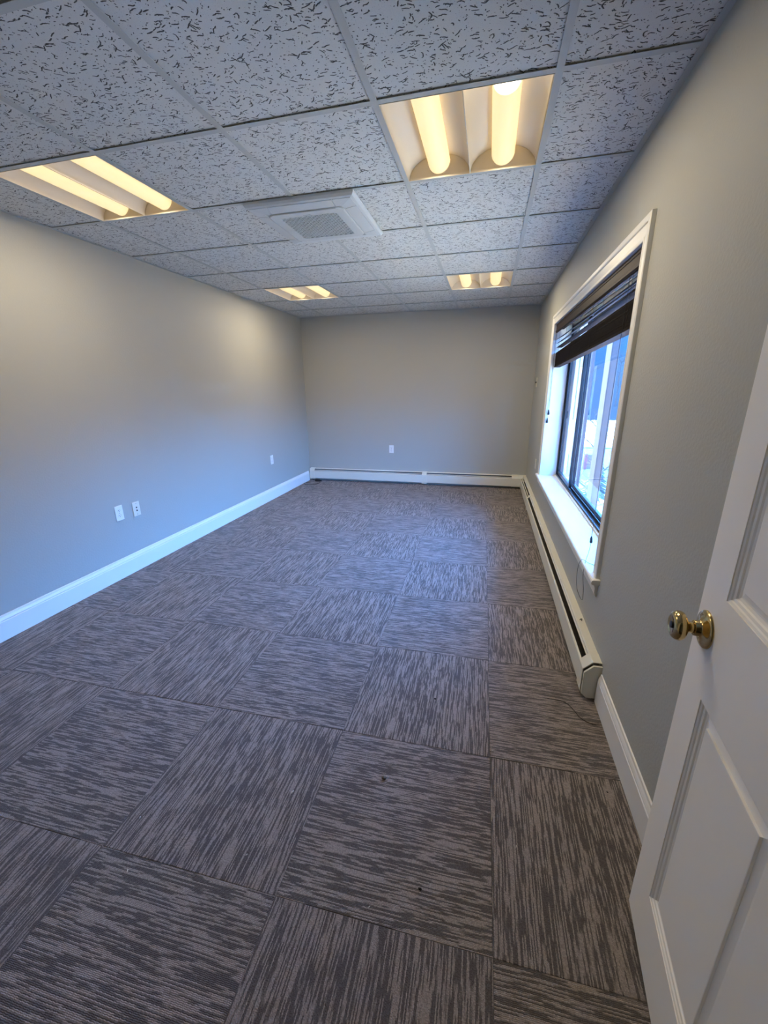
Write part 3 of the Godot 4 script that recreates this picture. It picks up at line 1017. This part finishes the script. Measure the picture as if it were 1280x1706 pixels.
func ring_shape(rings: Array) -> Shape:
	var s := Shape.new()
	var dirs := [Vector3(0, 0, 1), Vector3(1, 0, 0), Vector3(0, 0, -1), Vector3(-1, 0, 0)]
	for j in rings.size() - 1:
		var a: Array = rings[j]
		var b: Array = rings[j + 1]
		for q in 4:
			var d: Vector3 = dirs[q]
			var e := Vector3(d.z, 0, -d.x)
			var p0: Vector3 = d * a[0] - e * a[0] + Vector3(0, a[1], 0)
			var p1: Vector3 = d * a[0] + e * a[0] + Vector3(0, a[1], 0)
			var p2: Vector3 = d * b[0] + e * b[0] + Vector3(0, b[1], 0)
			var p3: Vector3 = d * b[0] - e * b[0] + Vector3(0, b[1], 0)
			var run: float = b[0] - a[0]
			var rise: float = b[1] - a[1]
			var nn: Vector3 = (d * -rise + Vector3(0, run, 0)).normalized()
			s.quad(p0, p1, p2, p3, nn)
	return s


func blind() -> void:
	var t := thing("window_blind", "dark brown wooden slat blind drawn up crookedly in the window", "blind")
	var bm: Material = M["blind_wood"]
	var z0 := WZ0 + 0.006
	var z1 := WZ1 - 0.006
	var s := Shape.new()
	s.extrude(poly([[1.030, 1.862], [1.034, 1.858], [1.040, 1.858], [1.040, 1.934], [1.030, 1.934], [1.027, 1.930], [1.027, 1.918], [1.030, 1.914], [1.030, 1.882], [1.026, 1.878], [1.026, 1.866]]), Vector3(0, 0, z0), Vector3(1, 0, 0), Vector3(0, 1, 0), Vector3(0, 0, z1 - z0))
	part("valance", s, M["valance_wood"], t)
	part("headrail", boxed(Vector3(1.044, 1.888, z0), Vector3(1.098, 1.932, z1), 0.002), bm, t)
	var slat := func(y0: float, y1: float, tilt: float) -> void:   # height at the far and at the near end
		var q := Shape.new()
		var h := 0.0245
		var pts := []
		for lift in [0.0, 0.0028]:
			pts.append_array([Vector3(1.070 - h, y0 + lift + tilt * h, z0 + 0.004), Vector3(1.070 + h, y0 + lift - tilt * h, z0 + 0.004), Vector3(1.070 + h, y1 + lift - tilt * h, z1 - 0.004), Vector3(1.070 - h, y1 + lift + tilt * h, z1 - 0.004)])
		q.hexa(pts)
		part("slat", q, bm, t)
	var far_bot := 1.553
	var near_bot := 1.634
	var pitch := 0.0046
	for k in 25:
		slat.call(far_bot + 0.017 + k * pitch + rng.randf_range(-0.0006, 0.0006), near_bot + 0.017 + k * pitch * 0.95 + rng.randf_range(-0.0006, 0.0006), rng.randf_range(-0.04, 0.04))
	slat.call(1.815, 1.838, -0.55)
	slat.call(1.775, 1.822, -0.50)
	slat.call(1.728, 1.788, 0.0)
	s = Shape.new()
	var rail := []
	for lift in [0.0, 0.015]:
		rail.append_array([Vector3(1.044, far_bot + lift, z0 + 0.004), Vector3(1.096, far_bot + lift, z0 + 0.004), Vector3(1.096, near_bot + lift, z1 - 0.004), Vector3(1.044, near_bot + lift, z1 - 0.004)])
	s.hexa(rail)
	part("bottom_rail", s, bm, t)
	for z in [1.12, 1.72, 2.40, 3.14]:
		var y: float = lerpf(far_bot, near_bot, (z - z0) / (z1 - z0)) + 0.010
		for x in [1.044, 1.097]:
			s = Shape.new()
			s.tube([Vector3(x, y, z), Vector3(x, 1.89, z)], 0.0009, 6)
			part("ladder_cord", s, M["cord_dark"], t)
	# lift cord on the near side, with its cord lock and a loop hanging over the stool
	s = Shape.new()
	s.tube([Vector3(1.043, 1.88, 3.10), Vector3(1.043, 1.2, 3.085), Vector3(1.050, 0.59, 3.065)], 0.0012, 8)
	part("lift_cord", s, M["cord_dark"], t)
	s = Shape.new()
	s.lathe([Vector2(0, 0), Vector2(0.0065, 0.001), Vector2(0.0075, 0.006), Vector2(0.006, 0.03), Vector2(0.003, 0.042), Vector2(0, 0.043)], Vector3(1.054, 0.550, 3.053), Vector3(-0.1, 0.97, 0.22).normalized(), 14)
	part("tassel", s, M["cord_dark"], t)
	s = Shape.new()
	s.tube(smooth([Vector3(1.054, 0.551, 3.053), Vector3(1.03, 0.525, 3.13), Vector3(1.0, 0.507, 3.215), Vector3(0.975, 0.47, 3.30), Vector3(0.970, 0.41, 3.365), Vector3(0.970, 0.362, 3.375), Vector3(0.970, 0.346, 3.325), Vector3(0.970, 0.356, 3.235), Vector3(0.972, 0.41, 3.19), Vector3(0.976, 0.47, 3.185), Vector3(0.985, 0.508, 3.205), Vector3(1.006, 0.504, 3.233), Vector3(1.035, 0.5025, 3.262), Vector3(1.06, 0.5025, 3.30)]), 0.0011, 8)
	part("lift_cord", s, M["cord_dark"], t)
	# two tilt cords with tassels on the far side
	for q in [[1.110, 1.036], [1.030, 1.030]]:
		s = Shape.new()
		s.tube([Vector3(q[1], 1.87, 0.975), Vector3(q[1], q[0] + 0.04, 0.975)], 0.0011, 8)
		part("tilt_cord", s, M["cord_dark"], t)
		s = Shape.new()
		s.lathe([Vector2(0, 0), Vector2(0.009, 0.002), Vector2(0.0105, 0.01), Vector2(0.007, 0.03), Vector2(0.003, 0.052), Vector2(0, 0.053)], Vector3(q[1], q[0], 0.975), Vector3.UP, 14)
		part("tassel", s, M["cord_dark"], t)


func smooth(p: Array) -> Array:
	var c := Curve3D.new()
	for i in p.size():
		var d: Vector3 = (p[mini(i + 1, p.size() - 1)] - p[maxi(i - 1, 0)]) / 6.0
		c.add_point(p[i], -d, d)
	var out := []
	var steps := p.size() * 5
	for i in steps + 1:
		out.append(c.sample_baked(c.get_baked_length() * i / steps, true))
	return out


func outlet(called: String, label: String, category: String, kind: String, o: Vector3, right: Vector3, out: Vector3) -> void:
	var t := thing(called, label, category, "", "", o)
	t.basis = Basis(right, Vector3.UP, out)
	var pm: Material = M["plate_white"] if kind == "duplex" else M["plate_ivory"]
	part("cover_plate", boxed(Vector3(-0.035, -0.0575, 0), Vector3(0.035, 0.0575, 0.006), 0.0025), pm, t)
	if kind == "duplex":
		for y in [-0.0195, 0.0195]:
			var s := Shape.new()
			var pl := PackedVector2Array()
			for j in 24:
				var g := TAU * j / 24
				pl.append(Vector2(cos(g) * 0.0172, clampf(sin(g) * 0.0172, -0.0135, 0.0135) + y))
			s.extrude(pl, Vector3(0, 0, 0.006), Vector3(1, 0, 0), Vector3(0, 1, 0), Vector3(0, 0, 0.0012))
			var r := part("receptacle", s, pm, t)
			s = boxed(Vector3(-0.0078, y - 0.0012, 0.0071), Vector3(-0.0052, y + 0.0078, 0.0074))
			s.box(Vector3(0.0052, y - 0.0002, 0.0071), Vector3(0.0078, y + 0.0072, 0.0074))
			s.lathe([Vector2(0.0026, 0), Vector2(0.0026, 0.0003), Vector2(0, 0.0003)], Vector3(0, y - 0.0075, 0.0071), Vector3(0, 0, 1), 10)
			part("slots", s, M["socket_dark"], r)
		part("screw", boxed(Vector3(-0.003, -0.003, 0.006), Vector3(0.003, 0.003, 0.007), 0.001), M["ac_grey"], t)
	elif kind == "data":
		for y in [-0.012, 0.012]:
			var j := part("jack", boxed(Vector3(-0.009, y - 0.010, 0.006), Vector3(0.009, y + 0.010, 0.0068), 0.0008), pm, t)
			part("jack_opening", boxed(Vector3(-0.0058, y - 0.0055, 0.0067), Vector3(0.0058, y + 0.0055, 0.0072)), M["socket_dark"], j)
		for y in [-0.042, 0.042]:
			part("screw", boxed(Vector3(-0.003, y - 0.003, 0.006), Vector3(0.003, y + 0.003, 0.007), 0.001), M["ac_grey"], t)
	elif kind == "knob":
		var s := Shape.new()
		s.lathe([Vector2(0.010, 0.006), Vector2(0.009, 0.018), Vector2(0, 0.019)], Vector3.ZERO, Vector3(0, 0, 1), 16)
		part("dial", s, M["socket_dark"], t)
	else:
		part("blank_insert", boxed(Vector3(-0.0165, -0.033, 0.006), Vector3(0.0165, 0.033, 0.0075), 0.001), pm, t)
		for y in [-0.048, 0.048]:
			part("screw", boxed(Vector3(-0.003, y - 0.003, 0.006), Vector3(0.003, y + 0.003, 0.007), 0.001), M["ac_grey"], t)


func wall_plates() -> void:
	var lr := Vector3(0, 0, -1)      # right-hand direction when facing the left wall
	var lo := Vector3(1, 0, 0)
	outlet("power_outlet", "white duplex power outlet beside the ivory data plate", "outlet", "duplex", Vector3(XL, 0.500, 2.995), lr, lo)
	outlet("data_outlet", "ivory wall plate with two black jacks beside the white outlet", "outlet", "data", Vector3(XL, 0.488, 2.835), lr, lo)
	outlet("power_outlet", "small white outlet on the long wall toward the far heater", "outlet", "duplex", Vector3(XL, 0.509, 0.64), lr, lo)
	outlet("power_outlet", "white duplex outlet centred above the end wall heater", "outlet", "duplex", Vector3(-0.905, 0.508, ZF), Vector3(1, 0, 0), Vector3(0, 0, 1))
	outlet("wall_plate", "pale blank plate low on the window wall above the heater corner", "wall plate", "blank", Vector3(XR, 0.531, 0.50), Vector3(0, 0, 1), Vector3(-1, 0, 0))
	outlet("thermostat", "small pale thermostat plate with dark dial beyond the window casing", "thermostat", "knob", Vector3(XR, 1.425, -0.20), Vector3(0, 0, 1), Vector3(-1, 0, 0))


func lump(r: float, squash: float, seed_at: int) -> Shape:
	var s := Shape.new()
	var rr := RandomNumberGenerator.new()
	rr.seed = seed_at
	var rows := []
	for i in 5:
		var row := []
		var a := PI * i / 4 - PI / 2
		for k in 7:
			var g := TAU * k / 7
			var q := r * rr.randf_range(0.65, 1.25) if i > 0 and i < 4 else r
			row.append(Vector3(cos(a) * cos(g) * q, sin(a) * q * squash, cos(a) * sin(g) * q * 0.7))
		rows.append(row)
	for i in 4:
		for k in 7:
			var a: Vector3 = rows[i][k]
			var b: Vector3 = rows[i][(k + 1) % 7]
			var c: Vector3 = rows[i + 1][(k + 1) % 7]
			var d: Vector3 = rows[i + 1][k]
			var nn := (a + b + c + d).normalized()
			s.quad(a, b, c, d, nn)
	return s


func floor_bits() -> void:
	# black adapter and its cord in the far corner
	var t := thing("power_adapter", "black adapter with looped cable lying in the far corner", "adapter", "", "", Vector3(-2.05, 0, -0.40))
	var s := Shape.new()
	s.cbox(Vector3(-0.045, 0.001, -0.025), Vector3(0.02, 0.034, 0.022), 0.006)
	s.cbox(Vector3(0.016, 0.004, -0.012), Vector3(0.06, 0.024, 0.016), 0.005)
	part("plug", s, M["cord_dark"], t)
	s = Shape.new()
	s.tube(smooth([Vector3(-0.11, 0.004, -0.06), Vector3(-0.05, 0.012, -0.03), Vector3(0.02, 0.006, 0.03), Vector3(0.07, 0.004, 0.10), Vector3(0.04, 0.004, 0.20), Vector3(-0.05, 0.004, 0.25), Vector3(-0.13, 0.004, 0.22), Vector3(-0.15, 0.004, 0.14), Vector3(-0.09, 0.004, 0.08)]), 0.0032, 8)
	part("cable", s, M["cord_dark"], t)
	var bits := [[0.157, 4.268, 0.011, "lint", "tan lint clump on the carpet tile in front of the door"], [0.292, 3.821, 0.006, "lint_dark", "black crumb on the lengthwise tile beside the heater tiles"],
		[0.342, 4.585, 0.0055, "lint_dark", "black crumb with pale fibres on the crosswise tile near the door"], [0.947, 4.137, 0.004, "lint_dark", "tiny black crumb beside the right baseboard"]]
	for b in bits:
		var o := single("crumb", lump(b[2], 0.5, int(b[0] * 1000)), M[b[3]], b[4], "debris", "debris on the carpet")
		o.position = Vector3(b[0], b[2] * 0.45, b[1])
	for b in [[-0.153, 4.397, 0.006], [-0.528, 4.745, 0.004], [-0.224, 4.179, 0.003], [-0.62, 4.60, 0.003], [0.21, 4.66, 0.003], [0.62, 4.40, 0.003], [-0.9, 4.5, 0.003], [-0.2, 4.62, 0.003], [0.55, 4.05, 0.0025], [-1.2, 3.9, 0.003]]:
		var o := single("wood_splinter", lump(b[2], 0.35, int(b[1] * 1000)), M["fleck"], "tiny pale splinter lying loose on the carpet", "debris", "pale splinters on the carpet")
		o.position = Vector3(b[0], b[2] * 0.3, b[1])
		o.rotation.y = rng.randf() * PI
		o.scale = Vector3(1.5, 1, 0.6)
	var th := Shape.new()
	th.tube(smooth([Vector3(0.80, 0.0012, 3.70), Vector3(0.872, 0.0012, 3.706), Vector3(0.905, 0.0012, 3.75), Vector3(0.923, 0.0012, 3.79), Vector3(0.96, 0.0012, 3.815), Vector3(0.992, 0.0012, 3.811)]), 0.0012, 6)
	single("loose_thread", th, M["lint_dark"], "thin dark thread curling on the carpet by the heater end", "thread")


func outside() -> void:
	var gy := -6.5
	single("ground", boxed(Vector3(XR + 0.4, gy - 0.3, -95), Vector3(90, gy, 60)), M["yard"], "dormant winter ground far below the window", "", "", "structure")
	single("snow_patch", boxed(Vector3(3.0, gy, -46), Vector3(17, gy + 0.06, -14), 0.02), M["snow"], "patch of snow lying around the pale house", "", "", "structure")
	# the outside face of this building below and above the window
	single("wall_outside", boxed(Vector3(XR + 0.22, gy, ZF - 3.0), Vector3(XR + 0.23, -0.2, ZB + 1.4)), M["clapboard"], "outer face of the building below the window", "", "", "structure")
	single("bounce_roof", boxed(Vector3(XR + 0.24, -0.75, 0.2), Vector3(4.6, -0.55, 4.2), 0.03), M["bounce_tan"], "unseen pale flat roof below the window shaped to bounce sun onto the ceiling", "", "", "structure")  # out of view; placed and tinted to throw neutral light up to the ceiling
	# wooded hill, its unseen bend round the yard added to cut low sky light
	var s := Shape.new()
	var steps := 40
	var rows := [[0.0, gy], [8.0, gy + 4.5], [20.0, gy + 12.0], [38.0, gy + 22.0], [60.0, gy + 26.0]]
	for j in rows.size() - 1:
		for i in steps:
			var pts := []
			for q in [[i, j], [i + 1, j], [i + 1, j + 1], [i, j + 1]]:
				var g: float = -1.95 + 3.3 * q[0] / steps           # bearing from the yard, 0 = straight out of the window
				var foot: float = 66.0 if g < -0.8 else lerpf(66.0, 30.0, clampf((g + 0.8) / 0.7, 0.0, 1.0))
				var rw: Array = rows[q[1]]
				var far: float = foot + rw[0] + 1.5 * sin(g * 9.0)
				var hh: float = 0.0 if q[1] == 0 else 0.8 * sin(g * 14.0 + q[1]) + 0.5 * sin(g * 31.0 + 2.0 * q[1])
				var low: float = 1.3 if g < -0.8 else lerpf(1.3, 0.62, clampf((g + 0.8) / 0.7, 0.0, 1.0))
				pts.append(Vector3(cos(g) * far, gy + (rw[1] - gy) * low + hh, sin(g) * far))
			var nn: Vector3 = (pts[1] - pts[0]).cross(pts[2] - pts[0]).normalized()
			if nn.y < 0:
				nn = -nn
			s.tri(pts[0], pts[1], pts[2], nn, nn, nn)
			s.tri(pts[0], pts[2], pts[3], nn, nn, nn)
	single("hillside", s, M["woodland"], "grey-blue wooded hillside behind the pale house", "", "", "structure")
	var proto := bare_tree("bare_tree", "bare leafless tree on the wooded hillside", "leafless trees on the hill", 8.0, 21, 2)
	proto.position = Vector3(7.0, gy + 3.6, -69)
	for j in 4:
		for i in 4:
			var d := proto.duplicate()
			d.name = numbered("bare_tree")
			add_child(d)
			var z := -69.0 - j * 8.0
			var az := 0.145 + 0.06 * i + (0.03 if j % 2 else 0.0)
			d.position = Vector3(0.45 + (5.4 - z) * az, gy + 4.4 + j * 6.0, z)
			d.rotation.y = rng.randf() * TAU
	# white house with a snowy roof
	var h := thing("clapboard_house", "pale clapboard house with a snow-covered roof below the hill", "house", "", "", Vector3(10.2, gy, -36))
	part("walls", boxed(Vector3(-5, 0, -4), Vector3(5, 3.0, 4)), M["clapboard"], h)
	for k in 12:
		part("clapboard", boxed(Vector3(-5.02, 0.1 + k * 0.24, 4.0), Vector3(5.02, 0.12 + k * 0.24, 4.03)), M["clapboard"], h)
	s = Shape.new()
	s.extrude(poly([[-4.6, 2.9], [4.6, 2.9], [4.6, 3.1], [0, 4.75], [-4.6, 3.1]]), Vector3(-5.3, 0, 0), Vector3(0, 0, 1), Vector3(0, 1, 0), Vector3(10.6, 0, 0))
	part("snowy_roof", s, M["snow"], h)
	part("eave", boxed(Vector3(-5.3, 2.82, 4.45), Vector3(5.3, 2.92, 4.62)), M["roof_edge"], h)
	for x in [-3.0, -0.9, 2.4]:
		var wn := part("window", boxed(Vector3(x - 0.42, 1.0, 4.0), Vector3(x + 0.42, 2.2, 4.05)), M["house_window"], h)
		for e in [-1.0, 1.0]:
			part("shutter", boxed(Vector3(x + e * 0.60 - 0.15, 0.95, 4.02), Vector3(x + e * 0.60 + 0.15, 2.25, 4.08)), M["shutter_red"], wn)
	var bt := bare_tree("yard_tree", "bare branching tree standing before the snowy roof", "", 6.3, 5, 3)
	bt.position = Vector3(5.9, gy, -17.5)
	# spruce
	var sp := thing("spruce_tree", "small blue-green spruce in front of the pale house", "tree", "", "", Vector3(7.9, gy, -24.5))
	s = Shape.new()
	s.tube([Vector3.ZERO, Vector3(0, 3.4, 0)], 0.09, 8, 0.02)
	part("trunk", s, M["bark"], sp)
	s = Shape.new()
	for k in 10:
		var y := 0.4 + 3.0 * k / 10.0
		var rad := 1.15 * (1.0 - k / 10.5)
		for i in 9:
			var g := TAU * i / 9 + k * 0.7
			var r2 := rad * rng.randf_range(0.8, 1.15)
			s.tube([Vector3(0, y + 0.25, 0), Vector3(cos(g) * r2 * 0.55, y + 0.06, sin(g) * r2 * 0.55), Vector3(cos(g) * r2, y - 0.12, sin(g) * r2)], 0.16, 5, 0.02)
	part("foliage", s, M["spruce"], sp)
	# eave over the window, put in to cut sky light on the stool
	single("shading_eave", boxed(Vector3(XR + 0.22, 2.30, 0.8), Vector3(2.3, 2.42, 5.2)), M["soffit"], "grey soffit of the eave over the window, its reach shaped to cut sky light", "", "", "structure")
	for k in 4:
		single("trim_%d" % (k + 2), boxed(Vector3(XR + 0.24, 2.24, 1.0 + k * 1.1), Vector3(2.28, 2.30, 1.08 + k * 1.1)), M["post_grey"], "rafter under the eave outside the window", "", "", "structure")
	for q in [[-1.88, 0.30, "broad dark grey pier outside beyond the far sash"], [-0.50, 0.13, "slim dark grey pier outside between the wide pier and the window"]]:
		var p := thing("garden_pier", q[2], "pier", "", "", Vector3(1.9, gy, q[0]))
		part("shaft", boxed(Vector3(-0.045, 0, -q[1]), Vector3(0.045, 9.3, q[1]), 0.008), M["post_grey"], p)
		part("cap", boxed(Vector3(-0.07, 9.3, -q[1] - 0.025), Vector3(0.07, 9.36, q[1] + 0.025), 0.01), M["post_grey"], p)


func bare_tree(called: String, label: String, group: String, high: float, seed_at: int, depth: int) -> Node3D:
	var t := thing(called, label, "tree", group)
	var r := RandomNumberGenerator.new()
	r.seed = seed_at
	var tr := Shape.new()
	tr.tube([Vector3.ZERO, Vector3(0.05, high * 0.35, 0.02), Vector3(-0.03, high * 0.7, 0.04), Vector3(0.02, high, 0)], high * 0.018, 7, high * 0.003)
	part("trunk", tr, M["bark"], t)
	var br := Shape.new()
	for k in 16:
		var f := r.randf_range(0.3, 0.95)
		var g := r.randf() * TAU
		var p := Vector3(0, high * f, 0)
		var d := Vector3(cos(g), r.randf_range(0.5, 1.1), sin(g)).normalized()
		limb(br, p, d, high * 0.33 * (1.2 - f), high * 0.006, depth, r)
	part("branches", br, M["bark"], t)
	return t


func limb(s: Shape, p: Vector3, d: Vector3, l: float, rad: float, depth: int, r: RandomNumberGenerator) -> void:
	var e := p + d * l
	var m := p + d * l * 0.5 + Vector3(r.randf_range(-1, 1), r.randf_range(-1, 1), r.randf_range(-1, 1)) * l * 0.06
	s.tube([p, m, e], rad, 4, rad * 0.45)
	if depth <= 0:
		return
	for k in 3:
		var f := r.randf_range(0.35, 1.0)
		var nd := (d + Vector3(r.randf_range(-1, 1), r.randf_range(-0.4, 0.9), r.randf_range(-1, 1)) * 0.8).normalized()
		limb(s, p + d * l * f, nd, l * 0.55, rad * 0.5, depth - 1, r)
